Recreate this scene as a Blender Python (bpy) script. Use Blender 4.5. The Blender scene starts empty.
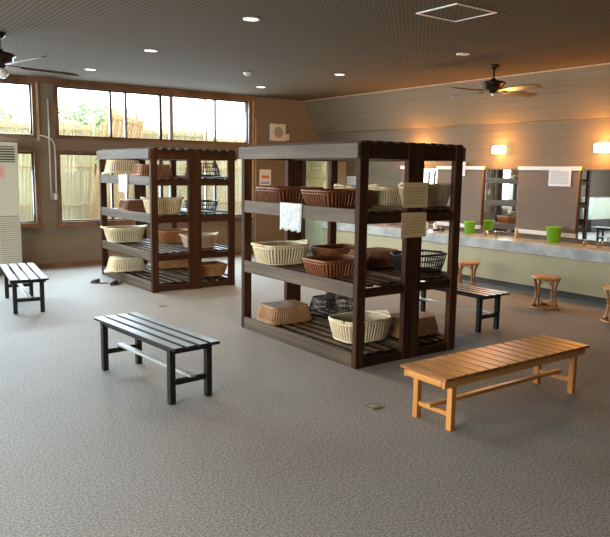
import bpy, bmesh, math, random
from mathutils import Vector, Matrix
random.seed(7)
S = bpy.context.scene
C = S.collection
PI = math.pi

# ------------------------------------------------------------------ camera
cam_d = bpy.data.cameras.new('camera'); cam = bpy.data.objects.new('camera', cam_d); C.objects.link(cam)
yaw, pit, rol = math.radians(36.0815), math.radians(8.1083), math.radians(-0.8131)
fw = Vector((math.sin(yaw)*math.cos(pit), math.cos(yaw)*math.cos(pit), -math.sin(pit)))
rt = Vector((math.cos(yaw), -math.sin(yaw), 0)); dn = fw.cross(rt)
r1 = math.cos(rol)*rt + math.sin(rol)*dn; d1 = -math.sin(rol)*rt + math.cos(rol)*dn
m = Matrix((r1, -d1, -fw)).transposed().to_4x4(); m.translation = (0, 0, 1.6)
cam.matrix_world = m
cam_d.sensor_fit = 'HORIZONTAL'; cam_d.sensor_width = 36; cam_d.lens = 687.06/610*36
cam_d.clip_start = 0.05
S.camera = cam

# ------------------------------------------------------------------ world, daylight, exposure
W = bpy.data.worlds.new('sky'); S.world = W; W.use_nodes = True
bg = W.node_tree.nodes['Background']; bg.inputs[0].default_value = (0.93, 0.97, 1.0, 1); bg.inputs[1].default_value = 2.6
S.view_settings.view_transform = 'Standard'; S.view_settings.look = 'None'
S.view_settings.exposure = 1.15; S.view_settings.gamma = 1.0; S.view_settings.use_curve_mapping = False

def area(name, loc, rot, sx, sy, power, col, spread=112):
    l = bpy.data.lights.new(name, 'AREA'); l.shape = 'RECTANGLE'; l.size = sx; l.size_y = sy
    l.energy = power; l.color = col; l.spread = math.radians(spread)
    o = bpy.data.objects.new(name, l); o.location = loc; o.rotation_euler = rot; C.objects.link(o); return o
DAY = (0.64, 0.84, 1.0)
TL = -PI/2-math.radians(-24)
# daylight entering the openings of the window wall and of the side wall (each just outside its glass, sky light slanting down); the near side one is added fill
area('daylight_back_upper', (5.06, 11.40, 2.50), (TL, 0, 0), 3.4, .70, 85, DAY, 135)
area('daylight_back_lower', (5.06, 11.40, 1.30), (TL, 0, 0), 3.4, 1.0, 65, DAY, 135)
area('daylight_back_upper_far', (1.2, 11.40, 2.50), (TL, 0, 0), 3.4, .70, 100, DAY, 135)
area('daylight_back_lower_far', (1.2, 11.40, 1.30), (TL, 0, 0), 3.4, 1.0, 75, DAY, 135)
area('daylight_side', (-3.36, 8.0, 1.6), (0, -PI/2+math.radians(25), 0), 1.5, 3.4, 85, (.90, .96, 1.0), 140)
area('fill_side_near', (-3.36, 2.6, 1.6), (0, -PI/2+math.radians(25), 0), 1.5, 4.2, 150, (1, .95, .87), 150)  # added fill from the unseen near side, brightens the interior

# ------------------------------------------------------------------ helpers
def new_mat(name):
    mt = bpy.data.materials.new(name); mt.use_nodes = True
    return mt, mt.node_tree.nodes, mt.node_tree.links, mt.node_tree.nodes['Principled BSDF']
def mat(name, c1, c2=None, scale=8, stretch=(1, 1, 1), rough=.6, bump=0, metal=0, detail=4, lo=.35, hi=.65, spec=None, rnd=0, coat=0):
    mt, N, L, P = new_mat(name)
    P.inputs['Roughness'].default_value = rough; P.inputs['Metallic'].default_value = metal
    if spec is not None: P.inputs['Specular IOR Level'].default_value = spec
    if coat: P.inputs['Coat Weight'].default_value = coat; P.inputs['Coat Roughness'].default_value = .25
    if c2 is None:
        P.inputs['Base Color'].default_value = (*c1, 1); return mt
    tc = N.new('ShaderNodeTexCoord'); mp = N.new('ShaderNodeMapping'); mp.inputs['Scale'].default_value = stretch
    nz = N.new('ShaderNodeTexNoise'); nz.inputs['Scale'].default_value = scale; nz.inputs['Detail'].default_value = detail
    rp = N.new('ShaderNodeValToRGB'); rp.color_ramp.elements[0].position = lo; rp.color_ramp.elements[1].position = hi
    rp.color_ramp.elements[0].color = (*c1, 1); rp.color_ramp.elements[1].color = (*c2, 1)
    L.new(tc.outputs['Object'], mp.inputs[0]); L.new(mp.outputs[0], nz.inputs[0]); L.new(nz.outputs['Fac'], rp.inputs[0])
    out = rp.outputs[0]
    if rnd:
        oi = N.new('ShaderNodeObjectInfo'); hs = N.new('ShaderNodeHueSaturation')
        ma = N.new('ShaderNodeMapRange'); ma.inputs[3].default_value = 1-rnd; ma.inputs[4].default_value = 1+rnd
        L.new(oi.outputs['Random'], ma.inputs[0]); L.new(ma.outputs[0], hs.inputs['Value']); L.new(out, hs.inputs['Color']); out = hs.outputs[0]
    L.new(out, P.inputs['Base Color'])
    if bump:
        b = N.new('ShaderNodeBump'); b.inputs['Strength'].default_value = bump; b.inputs['Distance'].default_value = .01
        L.new(nz.outputs['Fac'], b.inputs['Height']); L.new(b.outputs[0], P.inputs['Normal'])
    return mt
def emis(name, col, strength):
    mt, N, L, P = new_mat(name)
    P.inputs['Base Color'].default_value = (*col, 1); P.inputs['Emission Color'].default_value = (*col, 1); P.inputs['Emission Strength'].default_value = strength
    return mt
def pane_mat(name, tint=(1, 1, 1), refl=.06):
    mt, N, L, P = new_mat(name); N.remove(P)
    t = N.new('ShaderNodeBsdfTransparent'); t.inputs[0].default_value = (*tint, 1)
    g = N.new('ShaderNodeBsdfGlossy'); g.inputs['Roughness'].default_value = .02
    mx = N.new('ShaderNodeMixShader'); mx.inputs[0].default_value = refl
    L.new(t.outputs[0], mx.inputs[1]); L.new(g.outputs[0], mx.inputs[2]); L.new(mx.outputs[0], N['Material Output'].inputs[0])
    return mt

def empty(name, loc=(0, 0, 0), rz=0, rx=0):
    o = bpy.data.objects.new(name, None); o.location = loc; o.rotation_euler = (rx, 0, rz); o.empty_display_size = .1
    C.objects.link(o); return o
def tag(o, label, cat, group=None, kind=None):
    o['label'] = label; o['category'] = cat
    if group: o['group'] = group
    if kind: o['kind'] = kind
    return o
def copy_tree(o, parent=None):
    c = o.copy(); C.objects.link(c)
    if parent is not None: c.parent = parent
    for ch in list(o.children): copy_tree(ch, c)
    return c

class MB:
    def __init__(s): s.bm = bmesh.new()
    def box(s, x0, x1, y0, y1, z0, z1, bev=0, mtx=None):
        r = bmesh.ops.create_cube(s.bm, size=1); vs = r['verts']
        for v in vs:
            v.co = Vector(((x0+x1)/2+v.co.x*(x1-x0), (y0+y1)/2+v.co.y*(y1-y0), (z0+z1)/2+v.co.z*(z1-z0)))
        if mtx is not None:
            for v in vs: v.co = mtx @ v.co
        if bev:
            es = list({e for v in vs for e in v.link_edges})
            bmesh.ops.bevel(s.bm, geom=es, offset=bev, segments=1, affect='EDGES', profile=.5)
        return s
    def tube(s, pts, r, n=6, closed=False, rr=None):
        pts = [Vector(p) for p in pts]; k = len(pts); rings = []
        for i, p in enumerate(pts):
            a = pts[(i-1) % k] if closed or i > 0 else p
            b = pts[(i+1) % k] if closed or i < k-1 else p
            t = (b-a).normalized()
            u = t.cross(Vector((0, 0, 1)))
            if u.length < .05: u = t.cross(Vector((1, 0, 0)))
            u.normalize(); w = t.cross(u)
            q = rr[i] if rr else r
            rings.append([s.bm.verts.new(p+(u*math.cos(2*PI*j/n)+w*math.sin(2*PI*j/n))*q) for j in range(n)])
        for i in range(k if closed else k-1):
            A, B = rings[i], rings[(i+1) % k]
            # closed loops keep the same frame because the tangent turns smoothly
            for j in range(n): s.bm.faces.new((A[j], A[(j+1) % n], B[(j+1) % n], B[j]))
        if not closed:
            s.bm.faces.new(rings[0][::-1]); s.bm.faces.new(rings[-1])
        return s
    def lathe(s, prof, n=24, cx=0, cy=0):
        rings = []
        for r, z in prof:
            rings.append([s.bm.verts.new((cx+max(r, 1e-4)*math.cos(2*PI*j/n), cy+max(r, 1e-4)*math.sin(2*PI*j/n), z)) for j in range(n)])
        for A, B in zip(rings, rings[1:]):
            for j in range(n): s.bm.faces.new((A[j], A[(j+1) % n], B[(j+1) % n], B[j]))
        return s
    def loops(s, rings, cap0=False, cap1=False):
        R = [[s.bm.verts.new(p) for p in r] for r in rings]; n = len(R[0])
        for A, B in zip(R, R[1:]):
            for j in range(n): s.bm.faces.new((A[j], A[(j+1) % n], B[(j+1) % n], B[j]))
        if cap0: s.bm.faces.new(R[0][::-1])
        if cap1: s.bm.faces.new(R[-1])
        return s
    def poly(s, pts): s.bm.faces.new([s.bm.verts.new(p) for p in pts]); return s
    def build(s, name, mt, parent=None, smooth=False, recalc=True):
        if recalc: bmesh.ops.recalc_face_normals(s.bm, faces=s.bm.faces[:])
        me = bpy.data.meshes.new(name); s.bm.to_mesh(me); s.bm.free(); me.materials.append(mt)
        if smooth:
            for p in me.polygons: p.use_smooth = True
        o = bpy.data.objects.new(name, me); C.objects.link(o)
        if parent is not None: o.parent = parent
        return o
def lit_top(o, mt):
    """gives upper faces a lighter tone than the edges, painting in how light falls"""
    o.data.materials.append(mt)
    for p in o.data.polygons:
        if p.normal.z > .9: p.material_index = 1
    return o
def struct(o): o['kind'] = 'structure'; return o

# ------------------------------------------------------------------ materials
def lined(name, c1, c2, axis_scale, rough=.7, bump=.25):
    return mat(name, c1, c2, scale=1, stretch=axis_scale, rough=rough, bump=bump, detail=3)
M = {}
M['wall'] = lined('taupe_lined_wallpaper', (.165, .122, .08), (.205, .155, .105), (.8, .8, 130))
M['wall_beige'] = lined('beige_lined_wallpaper', (.13, .099, .055), (.165, .126, .072), (.8, .8, 130))
M['panel'] = lined('brown_lined_wallpaper', (.16, .107, .068), (.20, .137, .09), (.8, .8, 110))
M['frame'] = mat('brown_window_wood', (.10, .045, .022), (.21, .105, .055), 3, (1, 1, 1), .45)
M['trim_light'] = mat('tan_trim_wood', (.35, .22, .13), (.5, .33, .2), 3, (6, 6, 1), .5)
M['alu_dark'] = mat('bronze_aluminium', (.045, .035, .03), rough=.4, metal=.3)
M['alu_grey'] = mat('grey_aluminium', (.3, .29, .27), rough=.4, metal=.3)
M['glass'] = pane_mat('clear_glass', (.97, .98, .98), .05)
M['white'] = mat('white_plastic', (.72, .71, .67), rough=.45)
M['cream'] = mat('cream_plastic', (.62, .58, .48), rough=.5)
M['paper'] = mat('white_paper', (.75, .76, .76), (.82, .82, .82), 3, rough=.9)
M['paper_lamplit'] = mat('lamplit_paper', (.60, .43, .23), (.70, .52, .30), 4, rough=.9)  # warm lamp light on the post notices is mixed into this colour
M['ink'] = mat('grey_ink', (.12, .11, .12), rough=.9)
M['ink_brown'] = mat('brown_ink', (.26, .17, .09), rough=.9)
M['ink_blue'] = mat('blue_ink', (.10, .25, .55), rough=.9)
M['ink_orange'] = mat('orange_ink', (.75, .22, .08), rough=.9)
M['pink'] = mat('pink_paper', (.75, .36, .36), rough=.9)
def grain(name, c1, c2, axis, sc=14, rough=.5, rnd=0, spec=None, coat=0):
    st = [1, 1, 1]; st[axis] = .06
    return mat(name, c1, c2, sc, tuple(st), rough, bump=.12, detail=6, lo=.3, hi=.7, rnd=rnd, spec=spec, coat=coat)
M['dk_z'] = grain('dark_stained_post_wood', (.027, .0095, .0035), (.070, .028, .010), 2, rough=.65, spec=.15)
M['dk_x'] = grain('dark_stained_rail_wood', (.025, .009, .0035), (.064, .026, .009), 0, rough=.65, spec=.15)
M['dk_y'] = grain('grey_brown_beam_wood', (.060, .040, .022), (.135, .096, .06), 1, rough=.65, spec=.25)  # beams set lighter and greyer than posts and rails
M['dk_y2'] = grain('dark_stained_slat_edge', (.025, .010, .004), (.06, .026, .010), 1, rough=.65, spec=.15)
M['slat'] = mat('glare_brown_slat_wood', (.19, .128, .08), (.28, .195, .125), 5, (1, .3, 1), .55, spec=.3)  # slat tops lightened, window glare mixed into their colour
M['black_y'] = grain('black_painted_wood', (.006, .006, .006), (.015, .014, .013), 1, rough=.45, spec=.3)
M['black_sheen_top'] = grain('sky_sheen_black_wood', (.27, .28, .265), (.44, .455, .43), 1, rough=.3)  # sky reflection on glossy black paint, put into the colour
M['grey_sheen_top'] = grain('sky_sheen_grey_wood', (.42, .44, .45), (.66, .69, .70), 1, rough=.3)  # stronger sky sheen painted into the top of the window bench
M['pine_x'] = grain('golden_pine_rail', (.42, .165, .035), (.62, .28, .075), 0, rough=.38)
M['pine_y'] = grain('golden_pine_slat', (.46, .195, .045), (.68, .34, .10), 1, rough=.38)
M['pine_z'] = grain('golden_pine_leg', (.42, .165, .035), (.62, .28, .075), 2, rough=.38)
M['pine_edge'] = mat('shaded_pine_edge', (.20, .075, .018), (.30, .12, .03), 6, rough=.5)  # shade of the gaps between slats painted on their edges
M['rattan'] = mat('rattan_cane', (.30, .125, .04), (.52, .25, .09), 30, rough=.35)
M['rattan_top'] = mat('woven_rattan_seat', (.36, .17, .06), (.56, .29, .11), 60, rough=.4, bump=.3)
M['black_plastic'] = mat('black_plastic', (.012, .012, .013), rough=.35)
M['blue_wire'] = mat('slate_blue_plastic', (.05, .065, .09), rough=.4)
M['cloth'] = mat('white_towel', (.46, .49, .5), (.58, .61, .62), 25, rough=.95, bump=.3)
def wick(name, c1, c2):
    M['shaded_infill_'+name] = mat(name+'_shaded_infill', tuple(v*.45 for v in c1), tuple(v*.55 for v in c2), 40, (1, 1, 2.5), .6, bump=.5, rnd=.12)  # infill darkened to stand in for shade in the weave gaps
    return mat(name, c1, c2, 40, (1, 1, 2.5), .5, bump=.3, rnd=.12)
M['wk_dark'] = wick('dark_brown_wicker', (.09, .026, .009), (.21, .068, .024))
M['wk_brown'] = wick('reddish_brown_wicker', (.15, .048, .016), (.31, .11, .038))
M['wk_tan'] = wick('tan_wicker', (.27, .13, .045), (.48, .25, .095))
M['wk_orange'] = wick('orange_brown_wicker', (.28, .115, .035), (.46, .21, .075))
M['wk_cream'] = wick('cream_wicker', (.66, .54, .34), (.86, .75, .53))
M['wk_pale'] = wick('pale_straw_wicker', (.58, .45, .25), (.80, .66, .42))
M['marble'] = None
mt, N, L, P = new_mat('grey_marble')
tc = N.new('ShaderNodeTexCoord'); n1 = N.new('ShaderNodeTexNoise'); n1.inputs['Scale'].default_value = 4; n1.inputs['Detail'].default_value = 10; n1.inputs['Distortion'].default_value = .6
rp = N.new('ShaderNodeValToRGB'); e = rp.color_ramp.elements; e[0].position = .40; e[0].color = (.36, .36, .34, 1); e[1].position = .60; e[1].color = (.52, .52, .49, 1)
L.new(tc.outputs['Object'], n1.inputs[0]); L.new(n1.outputs['Fac'], rp.inputs[0]); L.new(rp.outputs[0], P.inputs['Base Color']); P.inputs['Roughness'].default_value = .22
M['marble'] = mt
M['counter_front'] = mat('olive_cream_laminate', (.40, .345, .20), (.44, .38, .225), 2, rough=.4)
M['kick'] = mat('dark_kickboard', (.06, .05, .04), rough=.6)
M['mirror'] = mat('silvered_mirror', (.88, .9, .88), rough=.015, metal=1)
M['green'] = mat('lime_green_plastic', (.22, .62, .04), rough=.35)
M['fan_metal'] = mat('dark_bronze_metal', (.035, .02, .012), rough=.35, metal=.6)
M['fan_blade'] = mat('dark_brown_blade', (.06, .032, .018), (.10, .055, .03), 6, (1, 1, 1), .35)
M['chrome'] = mat('chrome', (.75, .75, .75), rough=.12, metal=1)
M['brass'] = mat('brass_hinge_plate', (.36, .30, .17), rough=.4, metal=.7)
M['clear'] = pane_mat('clear_tumbler_plastic', (.9, .92, .92), .14)
M['amber'] = mat('amber_bottle_plastic', (.55, .28, .07), rough=.3)
M['tray'] = mat('brown_tray', (.17, .08, .05), rough=.5)
M['lamp_warm'] = emis('warm_lamp_glass', (1.0, .72, .36), 9)
M['down_lens'] = emis('downlight_lens', (1.0, .86, .66), 4)
M['off_lens'] = mat('frosted_downlight_lens', (.75, .70, .6), rough=.4)
M['frost'] = mat('frosted_shade_glass', (.85, .85, .82), rough=.3)
M['green_white'] = mat('pale_green_white_laminate', (.66, .74, .62), (.70, .77, .66), 3, rough=.4)
M['yellow_door'] = mat('pale_yellow_lacquer', (.60, .55, .25), (.66, .61, .30), 3, rough=.4)
M['cream_relief'] = mat('cream_relief', (.82, .78, .48), rough=.4)
M['green_door'] = mat('pale_green_lacquer', (.50, .60, .43), (.55, .64, .48), 3, rough=.4)
M['ac'] = mat('ivory_painted_steel', (.56, .54, .43), (.60, .58, .47), 2, rough=.45)
M['ac_grille'] = mat('grey_ivory_grille', (.30, .28, .22), rough=.5)
M['ac_slot'] = mat('dark_vent_slot', (.06, .055, .045), rough=.6)
M['reed'] = mat('dry_reed', (.52, .47, .27), (.74, .69, .45), 9, (6, 6, .3), .8)
M['reed_tan'] = mat('tan_dry_reed', (.56, .38, .18), (.74, .53, .28), 9, (6, 6, .3), .8)
M['leaf'] = mat('green_leaves', (.40, .52, .32), (.58, .70, .50), 2, rough=.6)
M['bark'] = mat('brown_bark', (.1, .06, .04), (.2, .13, .08), 8, rough=.9)
M['sheet'] = mat('pale_blue_sheet', (.45, .60, .75), rough=.5)

# carpet: grey-brown loops with fine speckle and faint square seams
mt, N, L, P = new_mat('grey_brown_carpet')
tc = N.new('ShaderNodeTexCoord'); n1 = N.new('ShaderNodeTexNoise'); n1.inputs['Scale'].default_value = 85; n1.inputs['Detail'].default_value = 3
n2 = N.new('ShaderNodeTexNoise'); n2.inputs['Scale'].default_value = 1.3; n2.inputs['Detail'].default_value = 3
rp = N.new('ShaderNodeValToRGB'); e = rp.color_ramp.elements; e[0].position = .36; e[0].color = (.145, .132, .115, 1); e[1].position = .66; e[1].color = (.37, .34, .30, 1)
hs = N.new('ShaderNodeHueSaturation'); mr = N.new('ShaderNodeMapRange'); mr.inputs[3].default_value = .88; mr.inputs[4].default_value = 1.12
L.new(tc.outputs['Object'], n1.inputs[0]); L.new(tc.outputs['Object'], n2.inputs[0]); L.new(n1.outputs['Fac'], rp.inputs[0])
L.new(n2.outputs['Fac'], mr.inputs[0]); L.new(mr.outputs[0], hs.inputs['Value']); L.new(rp.outputs[0], hs.inputs['Color']); L.new(hs.outputs[0], P.inputs['Base Color'])
b = N.new('ShaderNodeBump'); b.inputs['Strength'].default_value = .05; b.inputs['Distance'].default_value = .01; L.new(n1.outputs['Fac'], b.inputs['Height']); L.new(b.outputs[0], P.inputs['Normal'])
P.inputs['Roughness'].default_value = .72; P.inputs['Specular IOR Level'].default_value = .45
M['carpet'] = mt
# ceiling: boards with rows of dark holes
mt, N, L, P = new_mat('perforated_ceiling_board')
tc = N.new('ShaderNodeTexCoord'); sp = N.new('ShaderNodeSeparateXYZ'); L.new(tc.outputs['Object'], sp.inputs[0])
def mth(op, a, bb=None):
    n = N.new('ShaderNodeMath'); n.operation = op
    for i, v in enumerate((a, bb)):
        if v is None: continue
        if isinstance(v, (int, float)): n.inputs[i].default_value = v
        else: L.new(v, n.inputs[i])
    return n.outputs[0]
PER = .052
def cell(o): return mth('ABSOLUTE', mth('SUBTRACT', mth('FRACT', mth('DIVIDE', o, PER)), .5))
cx_, cy_ = cell(sp.outputs[0]), cell(sp.outputs[1])
d_ = mth('SQRT', mth('ADD', mth('MULTIPLY', cx_, cx_), mth('MULTIPLY', cy_, cy_)))
hole = mth('LESS_THAN', d_, .27)
rp = N.new('ShaderNodeMix'); rp.data_type = 'RGBA'
L.new(hole, rp.inputs['Factor']); rp.inputs['A'].default_value = (.15, .112, .073, 1); rp.inputs['B'].default_value = (.05, .037, .024, 1)
L.new(rp.outputs['Result'], P.inputs['Base Color']); P.inputs['Roughness'].default_value = 1; P.inputs['Specular IOR Level'].default_value = .05
M['ceiling'] = mt

# ------------------------------------------------------------------ the room
XL, XR, YF, YB, ZC = -3.2, 8.1, -2.0, 11.22, 2.955
XQ = 8.5            # back of the vanity recess
struct(MB().box(XL-.2, XR+.6, YF-.2, YB+.2, -.1, 0).build('floor', M['carpet']))
struct(MB().box(XL-.2, XR+.6, YF-.2, YB+.2, ZC, ZC+.1).build('ceiling', M['ceiling']))
def wall_y(name, xs0, xs1, y0, y1, holes, mt):
    """a wall along X between xs0 and xs1 with rectangular openings (x0,x1,z0,z1)"""
    mb = MB(); xs = sorted({xs0, xs1, *[h[0] for h in holes], *[h[1] for h in holes]}); zs = sorted({0, ZC, *[h[2] for h in holes], *[h[3] for h in holes]})
    for a, b_ in zip(xs, xs[1:]):
        for c, d in zip(zs, zs[1:]):
            mx, mz = (a+b_)/2, (c+d)/2
            if any(h[0] < mx < h[1] and h[2] < mz < h[3] for h in holes): continue
            mb.box(a, b_, y0, y1, c, d)
    bmesh.ops.remove_doubles(mb.bm, verts=mb.bm.verts[:], dist=1e-4)
    return struct(mb.build(name, mt))
UZ, LZ = (2.04, 2.90), (.69, 1.86)
RX, LX = (3.27, 6.87), (-.6, 2.99)
wall_y('wall_back', XL-.15, XR+.55, YB, YB+.15, [(*RX, *UZ), (*RX, *LZ), (*LX, *UZ), (*LX, *LZ)], M['wall'])
# left wall with two wide windows
mb = MB(); sideh = [(.4, 4.8, .7, 2.3), (6.2, 9.8, .7, 2.3)]
ys = [YF-.15, .4, 4.8, 6.2, 9.8, YB]
for a, b_ in zip(ys, ys[1:]):
    if (a, b_) in ((.4, 4.8), (6.2, 9.8)):
        mb.box(XL-.15, XL, a, b_, 0, .7); mb.box(XL-.15, XL, a, b_, 2.3, ZC)
    else: mb.box(XL-.15, XL, a, b_, 0, ZC)
struct(mb.build('wall_left', M['wall_beige']))
struct(MB().box(XL-.15, XR+.55, YF-.15, YF, 0, ZC).build('wall_front', M['wall_beige']))
mb = MB(); Y_REC0, Y_REC1, Z_SOF = 1.6, 10.33, 2.34
mb.box(XQ, XQ+.15, YF, YB, 0, ZC)
mb.loops([[Vector((XR, y, ZC)), Vector((XQ, y, ZC)), Vector((XQ, y, Z_SOF)), Vector((XQ-.10, y, Z_SOF))] for y in (YF, YB)], True, True)   # bulkhead that slopes back to the vanity
mb.box(XR, XQ, YF, Y_REC0, 0, Z_SOF)
struct(mb.build('wall_right', M['wall_beige']))
struct(MB().box(XL, XR, YB-.02, YB, 0, .075).build('baseboard_back', M['frame']))
struct(MB().box(XL, XL+.02, YF, YB, 0, .075).build('baseboard_left', M['frame']))
struct(MB().box(XR-.015, XR, YF, Y_REC0, 0, .075).build('baseboard_right', M['frame']))
# timber header over the windows
struct(MB().box(XL, RX[1]+.06, YB-.035, YB, 2.885, ZC).build('trim_1', M['frame']))
struct(MB().box(2.985, 3.03, YB-.03, YB, 2.0, 2.885).build('trim_2', M['trim_light']))
struct(MB().box(6.885, 6.93, YB-.03, YB, .6, 2.885).build('trim_3', M['trim_light']))
struct(MB().box(6.955, 6.985, YB-.02, YB, .1, 2.56).build('trim_4', M['alu_grey']))
struct(MB().box(XR-.03, XR, YF, YB, ZC-.012, ZC).build('trim_5', M['trim_light']))

def window(name, x0, x1, z0, z1, bars, sill):
    """brown timber frame in the wall, aluminium sash bars, one pane"""
    w = .055; f = MB(); y0, y1 = YB-.03, YB+.13
    f.box(x0, x0+w, y0, y1, z0, z1); f.box(x1-w, x1, y0, y1, z0, z1); f.box(x0+w, x1-w, y0, y1, z1-w*.75, z1); f.box(x0+w, x1-w, y0, y1, z0, z0+w*.75)
    if sill: f.box(x0-.04, x1+.04, YB-.06, y1, z0-.045, z0)
    f = struct(f.build(name, M['frame']))
    a = MB(); t = .022
    a.box(x0+w, x1-w, YB+.03, YB+.07, z0+w*.75, z0+w*.75+t); a.box(x0+w, x1-w, YB+.03, YB+.07, z1-w*.75-t, z1-w*.75)
    a.box(x0+w, x0+w+t, YB+.03, YB+.07, z0+w*.75+t, z1-w*.75-t); a.box(x1-w-t, x1-w, YB+.03, YB+.07, z0+w*.75+t, z1-w*.75-t)
    a.build('sash_frame', M['alu_dark'], f)
    for bx, bw, mk in bars: MB().box(bx-bw/2, bx+bw/2, YB+.025, YB+.075, z0+w*.75+t, z1-w*.75-t).build('sash_stile', M[mk], f)
    MB().box(x0+w+t, x1-w-t, YB+.048, YB+.052, z0+w*.75+t, z1-w*.75-t).build('pane', M['glass'], f)
    return f
RB = [(4.19, .035, 'alu_dark'), (4.45, .045, 'alu_grey'), (5.075, .05, 'alu_dark'), (5.275, .065, 'alu_grey'), (5.945, .028, 'alu_grey'), (6.135, .035, 'alu_dark')]
LB = [(.45, .04, 'alu_grey'), (1.2, .05, 'alu_dark'), (1.95, .04, 'alu_grey')]
window('window_1', *RX, *UZ, RB, False); window('window_2', *RX, *LZ, RB, True)
window('window_3', *LX, *UZ, LB, False); window('window_4', *LX, *LZ, LB, True)
for k, (a, b_, c, d) in enumerate(sideh):
    f = MB(); f.box(XL-.13, XL+.03, a, a+.05, c, d); f.box(XL-.13, XL+.03, b_-.05, b_, c, d); f.box(XL-.13, XL+.03, a, b_, c, c+.05); f.box(XL-.13, XL+.03, a, b_, d-.05, d)
    f.box(XL-.08, XL-.03, (a+b_)/2-.03, (a+b_)/2+.03, c+.05, d-.05)
    f = struct(f.build('window_%d' % (5+k), M['frame']))
    MB().box(XL-.06, XL-.055, a+.05, b_-.05, c+.05, d-.05).build('pane', M['glass'], f)

# ------------------------------------------------------------------ outside the windows
g = MB().box(-8, 14, YB+.3, 24, -.3, -.15).build('ground', M['bark']); g['kind'] = 'structure'
def reed_screen(x0, x1, y, h, lean, label, mk='reed', tilt=0, slant=.22):
    """a mat of dry reeds bound by battens; the reeds lean a little to one side"""
    t = empty('reed_screen', ((x0+x1)/2, y, -.15)); t.rotation_euler = (lean, tilt, 0)
    w = (x1-x0)/2; mb = MB(); n = int((x1-x0)/.017); rng = random.Random(int(x0*100))
    mb.box(-w, w, .011, .02, 0, h-.12)
    for i in range(n):
        x = -w+(i+.5)*2*w/n; dx = rng.uniform(-.02, .03)+slant*.3; hh = h+rng.uniform(-.10, .02); r = rng.uniform(.008, .0125)
        mb.tube([(x-dx, rng.uniform(-.008, .004), 0), (x+dx, rng.uniform(-.008, .004), hh)], r, 5)
    mb.build('reed_mat', M[mk], t)
    for z in (.35, 1.05, 1.75, h-.2): MB().box(-w, w, -.032, -.02, z, z+.022).build('binding_batten', M['reed_tan'], t)
    tag(t, label, 'screen', 'reed screens outside the windows')
reed_screen(-1.3, 2.05, 12.75, 2.66, .02, 'pale dry reed screen outside, behind the ivory air conditioner')
reed_screen(2.1, 4.42, 12.8, 2.62, -.02, 'pale dry reed screen outside, seen either side of the narrow wall pier')
reed_screen(4.02, 4.75, 12.45, 2.86, .0, 'tan reed screen outside leaning at a slant, tallest of the screens', 'reed_tan', .2, 0)
reed_screen(4.46, 6.7, 12.75, 2.6, .02, 'pale dry reed screen outside, behind the middle sashes of the wide window')
reed_screen(6.75, 9.4, 12.8, 2.5, -.02, 'pale dry reed screen outside, behind the last sash beside the white wall speaker')
tp = empty('tarpaulin', (4.5, 12.1, -.15)); tb = MB()
tb.loops([[Vector((-4.2+i*.28, dy+.03*math.sin(i*1.3), z+.03*math.sin(i*.9))) for i in range(31)]+[Vector((4.2-i*.28, dy+.03-.03*math.sin(i*1.3), z+.03*math.sin(i*.9+1))) for i in range(31)] for dy, z in ((-.25, .0), (-.1, .45), (0, .72), (.08, .74))], True, True)
tb.build('tarpaulin_sheet', M['sheet'], tp); tag(tp, 'pale blue tarpaulin along the foot of the reed screens outside', 'tarpaulin')
def tree(x, y, h, r, label):
    t = empty('leafy_tree', (x, y, -.15)); rng = random.Random(int(x*10))
    MB().tube([(0, 0, 0), (.05, 0, h*.5), (0, .05, h*.85)], .1, 8, rr=[.13, .1, .05]).build('trunk', M['bark'], t)
    mb = MB()
    for i in range(2200):
        while True:
            p = Vector((rng.uniform(-1, 1), rng.uniform(-1, 1), rng.uniform(-1, 1)))
            if .3 < p.length < 1: break
        p = Vector((p.x*r, p.y*r, p.z*r*.8+h*.8)); q = Matrix.Rotation(rng.uniform(0, 6.28), 3, 'Z') @ Matrix.Rotation(rng.uniform(0, 3), 3, 'X')
        s = rng.uniform(.05, .1)
        mb.poly([p+q @ Vector(v)*s for v in ((-1, 0, 0), (0, -.5, 0.1), (1, 0, 0), (0, .5, 0.1))])
    mb.build('foliage', M['leaf'], t, recalc=False)
    tag(t, label, 'tree', 'trees beyond the reed screens')
tree(5.0, 14.6, 3.1, .85, 'pale green leafy tree beyond the slanting tan reed screen')
tree(3.0, 15.5, 3.2, .7, 'smaller green leafy tree beyond the screens, in line with the wall pier')

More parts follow.
